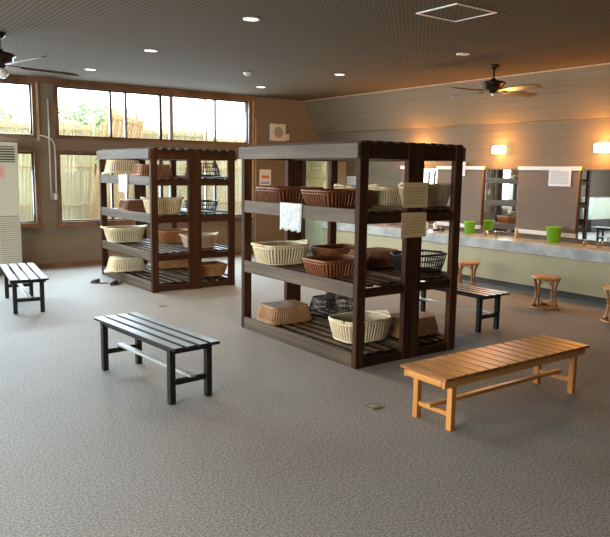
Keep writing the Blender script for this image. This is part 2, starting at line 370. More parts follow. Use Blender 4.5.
# ------------------------------------------------------------------ slatted basket racks
def rack(label, x0, xa, xb, x1, y0, y1, ztop, levels, post=.09, pd=.055):
    """two slatted bays side by side on eight posts; levels = heights of the slat tops"""
    t = empty('basket_rack', ((x0+x1)/2, (y0+y1)/2, 0)); ox, oy = (x0+x1)/2, (y0+y1)/2
    def bx(name, mk, a, b_, c, d, e_, f_): return MB().box(a-ox, b_-ox, c-oy, d-oy, e_, f_, .004).build(name, M[mk], t)
    for (p, q) in ((x0, xa), (xb, x1)):
        for (c, d) in ((y0, y0+pd), (y1-pd, y1)):
            bx('post', 'dk_z', p, p+post, c, d, 0, ztop-.004); bx('post', 'dk_z', q-post, q, c, d, 0, ztop-.004)
        for k, z in enumerate(levels):
            top = (k == 0); bh = .118
            for (b0, b1, sgn) in ((p, p+.03, -1), (q-.03, q, 1)):
                if top and ((sgn < 0 and p == x0) or (sgn > 0 and q == x1)): o0, o1, yy0, yy1 = (b0-.032, b1-.032, y0-.0, y1) if sgn < 0 else (b0+.032, b1+.032, y0, y1)
                else: o0, o1, yy0, yy1 = b0, b1, y0+pd+.001, y1-pd*0-.0
                if not top:
                    yy1 = y1-pd-.001
                bx('side_beam', 'dk_y', o0, o1, yy0, yy1, z-bh, z)
            for (c, d) in ((y0+.008, y0+.036), (y1-.036, y1-.008)):
                bx('end_rail', 'dk_x', p+post, q-post, c, d, z-bh, z-.043 if not top else z-.001)
            mb = MB(); a, b_ = p+.035, q-.035; n = 5; g = .055; w = (b_-a-g*(n-1))/n
            ya, yb = (y0-.01, y1+.01) if top else (y0+.06, y1-.06)
            for i in range(n):
                s = a+i*(w+g); mb.box(s-ox, s+w-ox, (ya+random.uniform(-.008, .008))-oy, yb-oy, z-.042+(.044 if top else 0), z-.022+(.044 if top else 0), .003)
            # cross battens under the slats
            for yy in (y0+.35, (y0+y1)/2, y1-.35): mb.box(p+.031-ox, q-.031-ox, yy-.025-oy, yy+.025-oy, z-.09, z-.042+(.044 if top else 0))
            lit_top(mb.build('slatted_shelf', M['dk_y2'], t), M['slat'])
    return tag(t, label, 'rack', 'slatted wooden basket racks')
FX = (3.54, 4.155, 4.16, 4.725); FL = (1.82, 1.30, .70, .118)
BX = (3.575, 4.19, 4.195, 4.80); BL = (1.84, 1.50, 1.022, .528, .13)
rack('dark-stained slatted wooden rack nearer the camera, four tiers, with notices taped on its posts', *FX, 4.14, 5.955, 1.84, FL)
rack('dark-stained slatted wooden rack by the windows, five tiers of baskets, behind the nearer rack', *BX, 8.243, 10.13, 1.86, BL)

# ------------------------------------------------------------------ baskets
def ring(w, d, z, n=40, ex=.42):
    out = []
    for i in range(n):
        a = 2*PI*i/n; c, s = math.cos(a), math.sin(a)
        out.append(Vector((math.copysign(abs(c)**ex, c)*w/2, math.copysign(abs(s)**ex, s)*d/2, z)))
    return out
def even_ring(w, d, z, n, ex=.42):
    """the same outline with points evenly spaced along it"""
    R = ring(w, d, z, 240, ex); ls = [0]
    for i in range(240): ls.append(ls[-1]+(R[(i+1) % 240]-R[i]).length)
    out = []; j = 0
    for k in range(n):
        t = ls[-1]*k/n
        while ls[j+1] < t: j += 1
        f = (t-ls[j])/max(1e-9, ls[j+1]-ls[j]); out.append(R[j].lerp(R[(j+1) % 240], f))
    return out
def basket(name, w, d, h, mk, ex=.36, ribs=46, taper=.82, handles=True, wire=False):
    t = empty(name); rr = .011 if not wire else .007
    def sec(f, k=0):      # f 0..1 up the wall
        s = taper+(1-taper)*(f**.8); return (w*s-2*k, d*s-2*k)
    n = 56
    if not wire:
        mb = MB(); zs = [0, .15, .4, .7, 1]
        outer = [even_ring(*sec(f, .004), .004+f*(h-.004), n, ex) for f in zs]
        inner = [even_ring(*sec(f, .010), .010+f*(h-.010), n, ex) for f in zs]
        mb.loops(outer+inner[::-1], True, True); mb.build('body', M['shaded_infill_'+M[mk].name], t)
        mb = MB(); A = even_ring(*sec(0), .006, ribs, ex); B = even_ring(*sec(.5), h*.5, ribs, ex); D = even_ring(*sec(1), h-.004, ribs, ex)
        for i in range(ribs): mb.tube([A[i], B[i], D[i]], .0082, 5)
        mb.tube(even_ring(*sec(.03), .010, n, ex), .008, 5, True)
        mb.build('ribs', M[mk], t)
        mb = MB(); mb.tube(even_ring(w, d, h, n, ex), rr, 7, True); mb.tube(even_ring(w-.004, d-.004, h-.022, n, ex), .007, 5, True)
        mb.build('rim', M[mk], t, True)
    else:
        mb = MB(); A = even_ring(*sec(0), .005, ribs, ex); B = even_ring(*sec(.5), h*.5, ribs, ex); D = even_ring(*sec(1), h, ribs, ex)
        for i in range(ribs): mb.tube([A[i], B[i], D[i]], .0044, 4)
        for f in (.33, .66): mb.tube(even_ring(*sec(f), f*h, n, ex), .0055, 5, True)
        mb.build('side_wires', M[mk], t)
        mb = MB(); mb.tube(even_ring(*sec(0), .005, n, ex), .005, 5, True); a, b_ = sec(0)
        for i in range(9): x = -a/2*.86+i*a*.86/8; mb.tube([(x, -b_/2*.97, .005), (x, b_/2*.97, .005)], .0035, 4)
        for i in range(6): y = -b_/2*.8+i*b_*.8/5; mb.tube([(-a/2*.97, y, .006), (a/2*.97, y, .006)], .0035, 4)
        mb.build('base_grid', M[mk], t)
        mb = MB(); mb.tube(even_ring(w, d, h, n, ex), .010, 7, True); mb.build('rim', M[mk], t, True)
    if handles:
        for s in (-1, 1):
            pts = [(s*(w/2-.004+.065*math.sin(PI*k/8)), -d*.26+d*.52*k/8, h+(0 if wire else .016)*math.sin(PI*k/8)) for k in range(9)]
            mb = MB(); mb.tube(pts, .014 if not wire else .007, 6)
            if not wire:
                inn = [(s*(w/2-.002), p[1], h) for p in pts]
                for q in (.3, .6): mb.tube([Vector(a_).lerp(Vector(b_), q) for a_, b_ in zip(inn, pts)], .008, 5)
            mb.build('handle', M[mk], t, True)
    return t
PROTO = {}
def put(style, x, y, z, label, group, inv=False, rz=0, s=1.0):
    name, w, d, h, mk, kw = STY[style]; h0 = h
    if style not in PROTO: PROTO[style] = o = basket(name, w, d, h, mk, **kw)
    else: o = copy_tree(PROTO[style])
    o.scale = (s, s, s); rimr = .013 + (.018 if style in ('cream', 'pale') else 0)
    o.location = (x, y, z + (s*(h0+rimr) if inv else 0)); o.rotation_euler = (PI if inv else 0, 0, rz)
    return tag(o, label, 'basket', group)
STY = {
 'dark': ('wicker_basket', .50, .36, .135, 'wk_dark', dict(ex=.22, handles=False)),
 'brown': ('wicker_basket', .50, .36, .145, 'wk_brown', dict(ex=.28, handles=False)),
 'tan': ('wicker_basket', .50, .36, .165, 'wk_tan', dict(ex=.28, handles=False, ribs=60)),
 'orange': ('wicker_basket', .50, .36, .17, 'wk_orange', dict(ex=.28, handles=False)),
 'cream': ('wicker_basket', .50, .37, .185, 'wk_cream', dict(ex=.5)),
 'pale': ('wicker_basket', .42, .32, .18, 'wk_pale', dict(ex=.42)),
 'black': ('wire_basket', .46, .34, .16, 'black_plastic', dict(ex=.4, wire=True, ribs=48)),
 'blue': ('wire_basket', .42, .32, .17, 'blue_wire', dict(ex=.3, wire=True, ribs=40)),
}
GF, GB = 'clothes baskets on the nearer rack', 'clothes baskets on the rack by the windows'
z2, z3, z4 = FL[1]-.021, FL[2]-.021, FL[3]-.021
put('dark', 3.815, 5.50, z2+.001, 'dark brown wicker basket on the nearer rack second tier, beside the white towel', GF, s=1.12)
put('dark', 3.84, 4.80, z2, 'dark brown wicker basket on the nearer rack second tier, against the front corner post', GF, s=1.1)
put('pale', 4.46, 5.27, z2, 'pale straw basket on the nearer rack second tier, just behind the front corner post', GF, s=.95)
put('pale', 4.44, 4.78, z2, 'pale straw basket on the nearer rack second tier, half behind the upper notice', GF, s=.98)
put('pale', 4.53, 4.40, z2+.023, 'straw oval basket with handles on the nearer rack second tier, beside the upper notice', GF, s=1.02)
put('cream', 3.80, 5.63, z3+.005, 'cream oval basket with handles on the nearer rack third tier, below the white towel', GF, s=1.03)
put('brown', 3.80, 4.76, z3, 'reddish brown open wicker basket on the nearer rack third tier, against the front corner post', GF, s=1.02)
put('brown', 4.43, 5.50, z3, 'reddish brown open wicker basket at the back of the nearer rack third tier', GF, s=1.0)
put('brown', 4.43, 4.94, z3+.023, 'reddish brown wicker basket upside down on the nearer rack third tier', GF, inv=True, s=.98)
put('black', 4.52, 4.44, z3+.022, 'black wire basket right way up on the nearer rack third tier, below the notices', GF, s=1.02)
put('tan', 3.845, 5.62, z4+.001, 'tan wicker basket upside down on the nearer rack bottom tier, at the window end', GF, inv=True, s=.98)
put('black', 4.43, 5.58, z4+.023, 'black wire basket upside down on the nearer rack bottom tier', GF, inv=True, s=1.0)
put('cream', 3.94, 4.56, z4+.023, 'cream oval basket with handles on the nearer rack bottom tier, against the front corner post', GF, s=1.04)
put('tan', 4.47, 4.47, z4+.023, 'tan wicker basket upside down on the nearer rack bottom tier, behind the double post', GF, inv=True, s=.95)
y2, y3, y4, y5 = (BL[k]-.021 for k in (1, 2, 3, 4))
put('cream', 3.82, 9.80, y2+.021, 'cream basket upside down on the window rack second tier, at its outer end', GB, inv=True, s=1.0)
put('orange', 3.90, 8.95, y2, 'orange-brown basket upside down on the window rack second tier, behind its corner post', GB, inv=True, s=.98)
put('blue', 4.50, 8.62, y2+.023, 'slate-blue wire basket upside down on the window rack second tier', GB, inv=True)
put('brown', 3.88, 9.45, y3, 'brown wicker basket upside down on the window rack third tier', GB, inv=True, s=.98)
put('pale', 3.89, 8.60, y3, 'straw basket right way up on the window rack third tier, behind its corner post', GB, s=1.1)
put('blue', 4.47, 8.60, y3, 'slate-blue wire basket right way up on the window rack third tier', GB, s=.95)
put('cream', 3.80, 9.76, y4+.021, 'cream oval basket with handles on the window rack fourth tier, at its outer end', GB, s=1.1)
put('orange', 4.48, 9.55, y4, 'orange-brown basket right way up on the window rack fourth tier', GB, s=1.0)
put('cream', 4.49, 8.72, y4, 'cream basket on the window rack fourth tier, between its double post and end post', GB, s=.93)
put('cream', 3.68, 9.42, y5+.021, 'cream basket upside down on the window rack bottom tier, hanging over its side', GB, inv=True, s=1.0)
put('tan', 4.47, 9.50, y5+.023, 'tan wicker basket upside down on the window rack bottom tier', GB, inv=True, s=1.0)
put('tan', 4.50, 8.50, y5+.021, 'tan wicker basket right way up on the window rack bottom tier', GB, s=.98)

# ------------------------------------------------------------------ benches
def lattice_bench(label, loc, rz, length, width, height, top_mk, legins=(.12, .05)):
    """four lengthwise boards on two end frames with a low central stretcher (length along local Y)"""
    t = empty('slatted_bench', loc, rz); l, w = length/2, width/2; lx, ly = w-legins[1], l-legins[0]; lt = .045
    mb = MB(); n = 4; g = .026; bw = (width-g*(n-1))/n
    for i in range(n): x = -w+i*(bw+g); mb.box(x, x+bw, -l, l, height-.022, height, .004)
    lit_top(mb.build('seat', M['black_y'], t), M[top_mk])
    for sy in (-1, 1):
        MB().box(-w+.012, w-.012, sy*ly-.022, sy*ly+.022, height-.062, height-.0225, .003).build('cross_rail', M['black_y'], t)
        MB().box(-lx+lt/2, lx-lt/2, sy*ly-.014, sy*ly+.014, .13, .17, .003).build('stretcher', M['black_y'], t)
        for sx in (-1, 1): MB().box(sx*lx-lt/2, sx*lx+lt/2, sy*ly-lt/2, sy*ly+lt/2, 0, height-.0225 if False else height-.063, .003).build('leg', M['black_y'], t)
    MB().box(-.024, .024, -ly-.04, ly+.04, .1715, .191, .003).build('long_stretcher', M[top_mk], t)
    for sx in (-1, 1): MB().box(sx*lx-.012, sx*lx+.012, -ly+.023, ly-.023, height-.05, height-.0225, .002).build('side_rail', M['black_y'], t)
    return tag(t, label, 'bench', 'black slatted benches')
lattice_bench('black slatted bench alone on the carpet in front of the nearer rack', (2.045, 4.73, 0), math.radians(5), 1.25, .365, .415, 'black_sheen_top', (.105, .035))
lattice_bench('slatted bench with pale sky-lit top, beside the ivory air conditioner', (2.0, 8.32, 0), math.radians(-8), 1.36, .39, .40, 'grey_sheen_top', (.165, .055))
lattice_bench('black slatted bench between the nearer rack and the vanity counter', (5.59, 5.0, 0), 0, 1.29, .36, .395, 'black_sheen_top', (.12, .04))

t = empty('pine_bench', (3.83, 2.94, 0)); l, w, h = .765, .20, .36
mb = MB(); n = 15; g = .011; bw = (2*l-g*(n-1))/n
for i in range(n): x = -l+i*(bw+g); mb.box(x, x+bw, -w, w, h-.02, h, .003)
lit_top(mb.build('seat', M['pine_edge'], t), M['pine_y'])
for sy in (-1, 1): MB().box(-l+.015, l-.015, sy*(w-.035)-.012, sy*(w-.035)+.012, h-.072, h-.0205, .003).build('side_rail', M['pine_x'], t)
for sx in (-1, 1):
    MB().box(sx*(l-.025)-.012, sx*(l-.025)+.012, -w+.05, w-.05, h-.066, h-.0205, .003).build('end_rail', M['pine_y'], t)
    for sy in (-1, 1): MB().box(sx*(l-.115)-.021, sx*(l-.115)+.021, sy*(w-.053)-.021, sy*(w-.053)+.021, 0, h-.0205, .003).build('leg', M['pine_z'], t)
    MB().box(sx*(l-.115)-.012, sx*(l-.115)+.012, -w+.076, w-.076, .085, .115, .002).build('stretcher', M['pine_y'], t)
MB().box(-l+.06, l-.06, -.02, .02, .1155, .14, .003).build('long_stretcher', M['pine_x'], t)
tag(t, 'golden pine bench with crosswise slats on the carpet in front of the nearer rack', 'bench')

# ------------------------------------------------------------------ rattan stools
def stool(loc, label):
    t = empty('rattan_stool', loc); R, H = .17, .385
    MB().lathe([(0, H-.03), (R-.012, H-.03), (R, H-.02), (R, H-.008), (R-.01, H), (0, H)], 32).build('seat', M['rattan_top'], t, True)
    MB().tube([(R*.98*math.cos(2*PI*i/32), R*.98*math.sin(2*PI*i/32), .014) for i in range(32)], .014, 7, True).build('base_ring', M['rattan'], t, True)
    for k in range(4):
        a = PI/4+k*PI/2; mb = MB()
        for da in (-.11, .11):
            pts = []
            for i in range(9):
                f = i/8; r_ = R*(.92-.17*math.sin(PI*f)); aa = a+da*(1.1+1.3*abs(f-.5)*2)
                pts.append((r_*math.cos(aa), r_*math.sin(aa), .014+f*(H-.045)))
            mb.tube(pts, .0145, 7)
        mb.build('leg', M['rattan'], t, True)
        # curved brace between neighbouring legs
        b0, b1 = a+.22, a+PI/2-.22; mb = MB()
        mb.tube([((R*.78+.02*math.sin(PI*i/8))*math.cos(b0+(b1-b0)*i/8), (R*.78+.02*math.sin(PI*i/8))*math.sin(b0+(b1-b0)*i/8), H-.10+.062*math.sin(PI*i/8)) for i in range(9)], .008, 6)
        mb.build('upper_brace', M['rattan'], t, True); mb = MB()
        mb.tube([((R*.78+.02*math.sin(PI*i/8))*math.cos(b0+(b1-b0)*i/8), (R*.78+.02*math.sin(PI*i/8))*math.sin(b0+(b1-b0)*i/8), .085-.055*math.sin(PI*i/8)) for i in range(9)], .008, 6)
        mb.build('lower_brace', M['rattan'], t, True)
        z = H/2; rw = R*.75; mb = MB()
        mb.tube([(rw*math.cos(a)+.028*math.cos(q*PI/6), rw*math.sin(a)+.028*math.sin(q*PI/6), z) for q in range(12)], .009, 5, True)
        mb.build('binding', M['rattan_top'], t, True)
    return tag(t, label, 'stool', 'rattan stools along the vanity counter')
proto = stool((7.14, 4.88, 0), 'round rattan stool standing clear on the carpet, in front of the lone green cup')
proto.rotation_euler.z = math.radians(34)
s2 = copy_tree(proto); s2.location = (7.15, 3.96, 0); s2.rotation_euler.z = math.radians(29); tag(s2, 'round rattan stool at the right edge, cut off by the photo frame', 'stool', 'rattan stools along the vanity counter')
s3 = copy_tree(proto); s3.location = (7.34, 6.28, 0); s3.rotation_euler.z = .7; tag(s3, 'round rattan stool partly hidden behind the black bench by the nearer rack', 'stool', 'rattan stools along the vanity counter')

# ------------------------------------------------------------------ vanity counter, panels, mirrors, lamps
t = empty('vanity_counter', (8.2, 5.8, 0)); oy = 5.8; ox = 8.2
MB().box(7.9-ox, XQ-.001-ox, Y_REC0+.001-oy, Y_REC1-.001-oy, .525, .672, .005).build('countertop', M['marble'], t)
for a, b_ in ((1.61, 4.45), (4.453, 6.55), (6.553, 8.2), (8.203, 10.32)):
    MB().box(7.93-ox, 7.96-ox, a-oy, b_-oy, .09, .5245).build('front_panel', M['counter_front'], t)
MB().box(7.99-ox, 8.02-ox, 1.61-oy, 10.32-oy, 0, .0895).build('kickboard', M['kick'], t)
tag(t, 'long vanity counter with grey marble top and cream front along the wall', 'counter')
PANELS = [(7.01, 7.95, 'bluish paper stuck on it'), (5.38, 6.35, 'white notice'), (8.645, 8.80, ''), (3.75, 4.72, '')]
PL = ['brown wall panel with white top rail, right of the nearer rack behind a green cup', 'brown wall panel with white top rail and a white notice, behind the lone green cup',
      'narrow brown wall panel end seen through the nearer rack, left of the far mirror', 'brown wall panel with white top rail beyond the right-hand mirror']
for (a, b_, _), lb in zip(PANELS[:3], PL[:3]):
    t = empty('wall_panel', (XQ, (a+b_)/2, .74)); w = (b_-a)/2
    MB().box(-.05, -.002, -w, w, .06, .91).build('board', M['panel'], t)
    MB().box(-.062, -.002, -w-.01, w+.01, .911, .965, .003).build('top_rail', M['white'], t)
    MB().box(-.056, -.002, -w, w, 0, .059, .003).build('bottom_rail', M['white'], t)
    tag(t, lb, 'panel', 'brown panels between the mirrors')
for a, b_, lb in ((6.35, 7.01, 'wall mirror between two brown panels, under the left bright wall lamp'), (4.72, 5.38, 'wall mirror at the right edge beside the panel with the notice'), (7.95, 8.64, 'narrow sliver of wall mirror seen through the nearer rack')):
    t = empty('wall_mirror', (XQ, (a+b_)/2, .70)); w = (b_-a)/2-.012
    MB().box(-.012, -.004, -w+.008, w-.008, .03, .955).build('mirror_glass', M['mirror'], t)
    f = MB(); f.box(-.018, -.002, -w, -w+.012, .02, .965); f.box(-.018, -.002, w-.012, w, .02, .965); f.box(-.018, -.002, -w+.012, w-.012, .955, .967); f.box(-.018, -.002, -w+.012, w-.012, .016, .03)
    f.build('frame', M['alu_dark'], t)
    tag(t, lb, 'mirror', 'mirrors above the vanity counter')
for y, lb in ((6.71, 'glowing warm wall lamp above the mirror between two brown panels'), (5.06, 'glowing warm wall lamp at the right edge, above the right-hand mirror'), (8.34, 'warm wall lamp hidden behind the top of the nearer rack')):
    t = empty('wall_lamp', (XQ, y, 1.95))
    MB().box(-.02, -.001, -.09, .09, -.04, .04, .004).build('back_plate', M['white'], t)
    mb = MB(); pr = [(-.10, -.058), (-.10, .04), (-.08, .058), (.08, .058), (.10, .04), (.10, -.058)]
    mb.loops([[Vector((-.021, y_*.9, z_*.85)) for y_, z_ in pr], [Vector((-.05, y_, z_)) for y_, z_ in pr], [Vector((-.10, y_*.97, z_*.95)) for y_, z_ in pr], [Vector((-.12, y_*.7, z_*.6)) for y_, z_ in pr]], True, True)
    mb.build('lamp_shade', M['lamp_warm'], t)
    l = bpy.data.lights.new('lamp_bulb', 'POINT'); l.energy = 23; l.color = (1.0, .38, .05); l.shadow_soft_size = .05
    o = bpy.data.objects.new('lamp_bulb', l); o.location = (-.15, 0, .0); o.parent = t; C.objects.link(o)
    tag(t, lb, 'wall lamp', 'wall lamps above the mirrors')

def cup(x, y, r, h, label, z=.6725):
    t = empty('plastic_cup', (x, y, z))
    MB().lathe([(0, 0), (r*.78, 0), (r, h), (r+.004, h), (r+.004, h-.006), (r-.004, h-.002), (r*.76, .006), (0, .006)], 28).build('cup_body', M['green'], t, True)
    return tag(t, label, 'cup', 'lime green cups on the counter')
cup(8.30, 5.60, .105, .21, 'lime green plastic cup standing alone in front of the panel with the notice')
cup(8.27, 7.06, .088, .19, 'lime green plastic cup standing beside the rack post and reflected in the mirror')
t = empty('pump_bottle', (8.34, 6.24, .6725))
MB().lathe([(0, 0), (.026, 0), (.028, .01), (.028, .09), (.012, .11), (.012, .12), (0, .12)], 20).build('bottle_body', M['amber'], t, True)
MB().lathe([(0, .12), (.014, .12), (.014, .14), (.005, .142), (.005, .16), (.0, .16)], 14).build('pump', M['cream'], t, True)
tag(t, 'small amber bottle with pale pump on the counter beside the mirror', 'bottle')
for k, (x, y, lb) in enumerate(((8.12, 6.62, 'clear tumbler lying left in front of the middle mirror on counter'), (8.22, 6.50, 'clear tumbler beside the amber bottle in front of the mirror'),
        (8.21, 5.06, 'clear tumbler in front of the right-hand mirror, nearer the green cup'), (8.20, 4.86, 'clear tumbler in front of the right-hand mirror, at the photo edge'))):
    t = empty('glass_tumbler', (x, y, .6725))
    MB().lathe([(0, 0), (.03, 0), (.037, .085), (.034, .085), (.028, .006), (0, .006)], 24).build('tumbler_body', M['clear'], t, True)
    MB().tube([(.036*math.cos(2*PI*i/24), .036*math.sin(2*PI*i/24), .085) for i in range(24)], .003, 5, True).build('rim', M['chrome'], t, True)
    tag(t, lb.replace(' lying left', ''), 'tumbler', 'clear tumblers on the counter')
t = empty('toiletry_tray', (8.2, 8.55, .6725)); mb = MB(); mb.box(-.11, .11, -.19, .19, 0, .008); mb.box(-.11, -.1, -.19, .19, .008, .035); mb.box(.1, .11, -.19, .19, .008, .035); mb.box(-.1, .1, -.19, -.18, .008, .035); mb.box(-.1, .1, .18, .19, .008, .035)
mb.build('tray_body', M['tray'], t); tag(t, 'low brown tray on the counter, seen through the nearer rack beside the corner post', 'tray')
t = empty('hair_dryer', (8.16, 7.52, .6725), .9)
MB().tube([(-.11, 0, .04), (-.02, 0, .04), (.06, 0, .042), (.08, 0, .042)], .03, 12, rr=[.022, .034, .04, .03]).build('dryer_barrel', M['black_plastic'], t, True)
MB().tube([(.03, 0, .035), (.035, .07, .022), (.04, .14, .018)], .016, 10).build('dryer_grip', M['black_plastic'], t, True)
tag(t, 'black hair dryer lying on the counter behind the rack end post', 'hair dryer')
for x, y, lb in ((8.28, 7.98, 'white lotion bottle on the counter seen through the nearer rack, beside notices'), (8.30, 7.80, 'white lotion bottle on the counter seen through the nearer rack, beside the hair dryer')):
    t = empty('lotion_bottle', (x, y, .6725)); MB().lathe([(0, 0), (.03, 0), (.032, .01), (.032, .10), (.013, .12), (0, .12)], 18).build('bottle_body', M['white'], t, True)
    MB().lathe([(0, .12), (.014, .12), (.014, .145), (0, .145)], 14).build('cap', M['amber'], t, True)
    tag(t, lb, 'bottle', 'lotion bottles on the counter')

# ------------------------------------------------------------------ papers
def sheet(name, label, cat, origin, ux, uz, w, h, mk, lines, group=None, th=.0016, nrm=None, inkmk='ink', blocks=()):
    """a sheet lying in the plane ux/uz with rows of small written marks (a child)"""
    ux, uz = Vector(ux), Vector(uz); nn = ux.cross(uz)*-1 if nrm is None else Vector(nrm)
    t = empty(name, origin)
    fr = Matrix((ux, uz, nn)).transposed().to_4x4()
    MB().box(0, w, 0, h, 0, th, 0, fr).build('sheet', M[mk], t)
    rng = random.Random(len(label)); mb = MB(); any_ = False
    for (u0, u1, v, s) in lines:
        u = u0
        while u < u1-s*.5:
            cw = s*rng.uniform(.55, .95)
            # each character: two or three tiny strokes
            mb.box(u, u+cw*.8, v+s*.15, v+s*.28, th, th+.0006, 0, fr); mb.box(u, u+cw*.8, v+s*.62, v+s*.74, th, th+.0006, 0, fr)
            mb.box(u+cw*.32, u+cw*.46, v, v+s*.9, th, th+.0006, 0, fr); u += cw+s*.12; any_ = True
    if any_: mb.build('writing', M[inkmk], t)
    for (u0, u1, v0, v1, mk2) in blocks: MB().box(u0, u1, v0, v1, th, th+.0007, 0, fr).build('printed_block', M[mk2], t)
    return tag(t, label, cat, group)
def rows(w, h, n, s, mar=.03): return [(mar, w-mar, h-mar-(i+1)*(h-2*mar)/n, s) for i in range(n)]
XP, ZP = (1, 0, 0), (0, 0, 1)
sheet('notice_sheet', 'cream notice taped on the rack double post, upper of the two', 'notice', (4.005, 4.1375, 1.305), XP, ZP, .29, .21, 'paper_lamplit', rows(.29, .21, 6, .016), 'notices on the rack post', nrm=(0, -1, 0), inkmk='ink_brown')
sheet('notice_sheet', 'cream notice taped on the rack double post, lower of the two', 'notice', (3.995, 4.1375, 1.055), XP, ZP, .295, .21, 'paper_lamplit', rows(.295, .21, 6, .015), 'notices on the rack post', nrm=(0, -1, 0), inkmk='ink_brown')
# panel faces look towards -X
sheet('notice_sheet', 'white notice pinned on the brown panel above the lone green cup', 'notice', (XQ-.0645, 5.83, 1.435), (0, -1, 0), ZP, .345, .245, 'paper', rows(.345, .245, 7, .018), nrm=(-1, 0, 0))
sheet('notice_sheet', 'bluish white paper on the brown panel behind the rack end post', 'notice', (XQ-.0645, 7.60, 1.55), (0, -1, 0), ZP, .26, .22, 'paper', rows(.26, .22, 5, .016), nrm=(-1, 0, 0), inkmk='ink_blue')
YW = YB-.0005
sheet('poster', 'white poster with blue and orange print on the back wall, seen through the nearer rack', 'poster', (7.07, YW, 1.31), XP, ZP, .26, .30, 'paper', rows(.26, .30, 5, .018), nrm=(0, -1, 0), inkmk='ink_blue', blocks=[(.05, .22, .13, .19, 'ink_orange'), (.03, .23, .03, .06, 'ink_blue')])
sheet('poster', 'white paper with blue lettering on the side wall near the corner, left of a pair', 'poster', (XQ-.0005, 10.60, 1.27), (0, -1, 0), ZP, .25, .235, 'paper', rows(.25, .235, 5, .03), 'papers on the wall near the corner', nrm=(-1, 0, 0), inkmk='ink_blue')
sheet('poster', 'white paper with blue lettering on the side wall near the corner, right of a pair', 'poster', (XQ-.0005, 10.33, 1.27), (0, -1, 0), ZP, .37, .235, 'paper', rows(.37, .235, 5, .03), 'papers on the wall near the corner', nrm=(-1, 0, 0), inkmk='ink_blue')
sheet('notice_sheet', 'pink paper stuck on the front of the ivory air conditioner', 'notice', (2.24, 10.7595, 1.43), XP, ZP, .155, .18, 'pink', rows(.155, .18, 4, .016), nrm=(0, -1, 0))

def towel(label, x, y0, y1, ztop, drop, group=None):
    """a cloth folded over a side beam: hangs down its outer face and lies a little on top"""
    mb = MB(); n, k = 10, 8; front = []
    for j in range(k+1):
        f = j/k; front.append([Vector((x-.006-.010*f*abs(math.sin(3.1*i/n*2+f)), y0+(y1-y0)*i/n+.012*f*math.sin(i*1.7), ztop-f*drop-(.012*math.sin(i*2.1) if j == k else 0))) for i in range(n+1)])
    top = [[Vector((x+dx, y0+(y1-y0)*i/n, ztop+.006)) for i in range(n+1)] for dx in (.045, -.002)]
    R = [[mb.bm.verts.new(p) for p in r] for r in top+front]
    for A, B in zip(R, R[1:]):
        for i in range(n): mb.bm.faces.new((A[i], A[i+1], B[i+1], B[i]))
    o = mb.build('hanging_cloth', M['cloth'], None, True); md = o.modifiers.new('thick', 'SOLIDIFY'); md.thickness = .005; md.offset = 0
    return tag(o, label, 'cloth', group)
towel('white cloth hanging over the side beam of the nearer rack second tier', 3.54, 4.91, 5.25, 1.30, .235, 'cloths on the racks')
towel('small white cloth hanging below the second tier of the rack by the windows', 3.572, 9.0, 9.32, 1.502, .235, 'cloths on the racks')

# ------------------------------------------------------------------ tall cabinet in the corner
t = empty('tall_cabinet', (XR-.005, 10.70, 0))
MB().box(-.05, .395, -.36, .36, 0, 1.93).build('cabinet_frame', M['alu_grey'], t)
d = MB().box(-.062, -.0505, -.33, .33, 1.0, 1.88, .003).build('upper_door', M['yellow_door'], t)
mb = MB()
for zc in (1.28, 1.65):
    for s in (-1, 1):
        pts = [(-.07, s*.32, zc+.15), (-.07, s*.27, zc+.1), (-.07, s*.17, zc), (-.07, s*.27, zc-.1), (-.07, s*.32, zc-.15)]
        a = [mb.bm.verts.new(p) for p in pts]; b_ = [mb.bm.verts.new((-.0625, p[1], p[2])) for p in pts]
        mb.bm.faces.new(a)
        for i in range(5): mb.bm.faces.new((a[i], a[(i+1) % 5], b_[(i+1) % 5], b_[i]))
    mb.box(-.07, -.0625, -.1, .1, zc-.016, zc+.016)
mb.build('relief', M['cream_relief'], d)
MB().box(-.0645, -.0625, -.33, .33, 1.455, 1.463).build('seam', M['ac_grille'], d)
MB().box(-.062, -.0505, -.33, .33, .06, .985, .003).build('lower_door', M['green_door'], t)
tag(t, 'tall cabinet with yellow upper door and pale green lower door in the far corner', 'cabinet')

t = empty('low_cabinet', (-1.85, 10.98, 0))
MB().box(-1.1, 1.1, -.20, .215, .36, .93, .004).build('cabinet_body', M['green_white'], t)
MB().box(-1.13, 1.13, -.23, .215, .9305, .965, .003).build('cabinet_top', M['white'], t)
MB().box(-1.05, 1.05, -.16, .2, 0, .3595).build('plinth', M['kick'], t)
tag(t, 'long pale green-white cabinet on a dark plinth, seen only in the right-hand mirror', 'cabinet')

# ------------------------------------------------------------------ air conditioner
t = empty('air_conditioner', (2.29, 10.93, 0)); w = .30
MB().box(-w, w, -.17, .15, .12, 1.945, .008).build('cabinet_body', M['ac'], t)
MB().box(-w+.02, w-.02, -.13, .13, 0, .1195).build('base', M['ac_slot'], t)
d = MB().box(-w+.03, w-.045, -.176, -.1705, 1.66, 1.89).build('outlet_grille', M['ac_slot'], t)
mb = MB()
for i in range(6): z = 1.675+i*.037; mb.box(-w+.03, w-.045, -.188, -.1765, z, z+.014)
mb.build('louvre', M['ac'], d)
d = MB().box(-w+.03, w-.03, -.176, -.1705, .18, .88).build('intake_grille', M['ac_grille'], t)
mb = MB()
for i in range(22): z = .19+i*.031; mb.box(-w+.03, w-.03, -.181, -.1765, z, z+.018)
mb.box(-.006, .006, -.182, -.1765, .18, .88); mb.build('fins', M['ac'], d)
tag(t, 'tall ivory floor-standing air conditioner with grilles at the left edge', 'air conditioner')

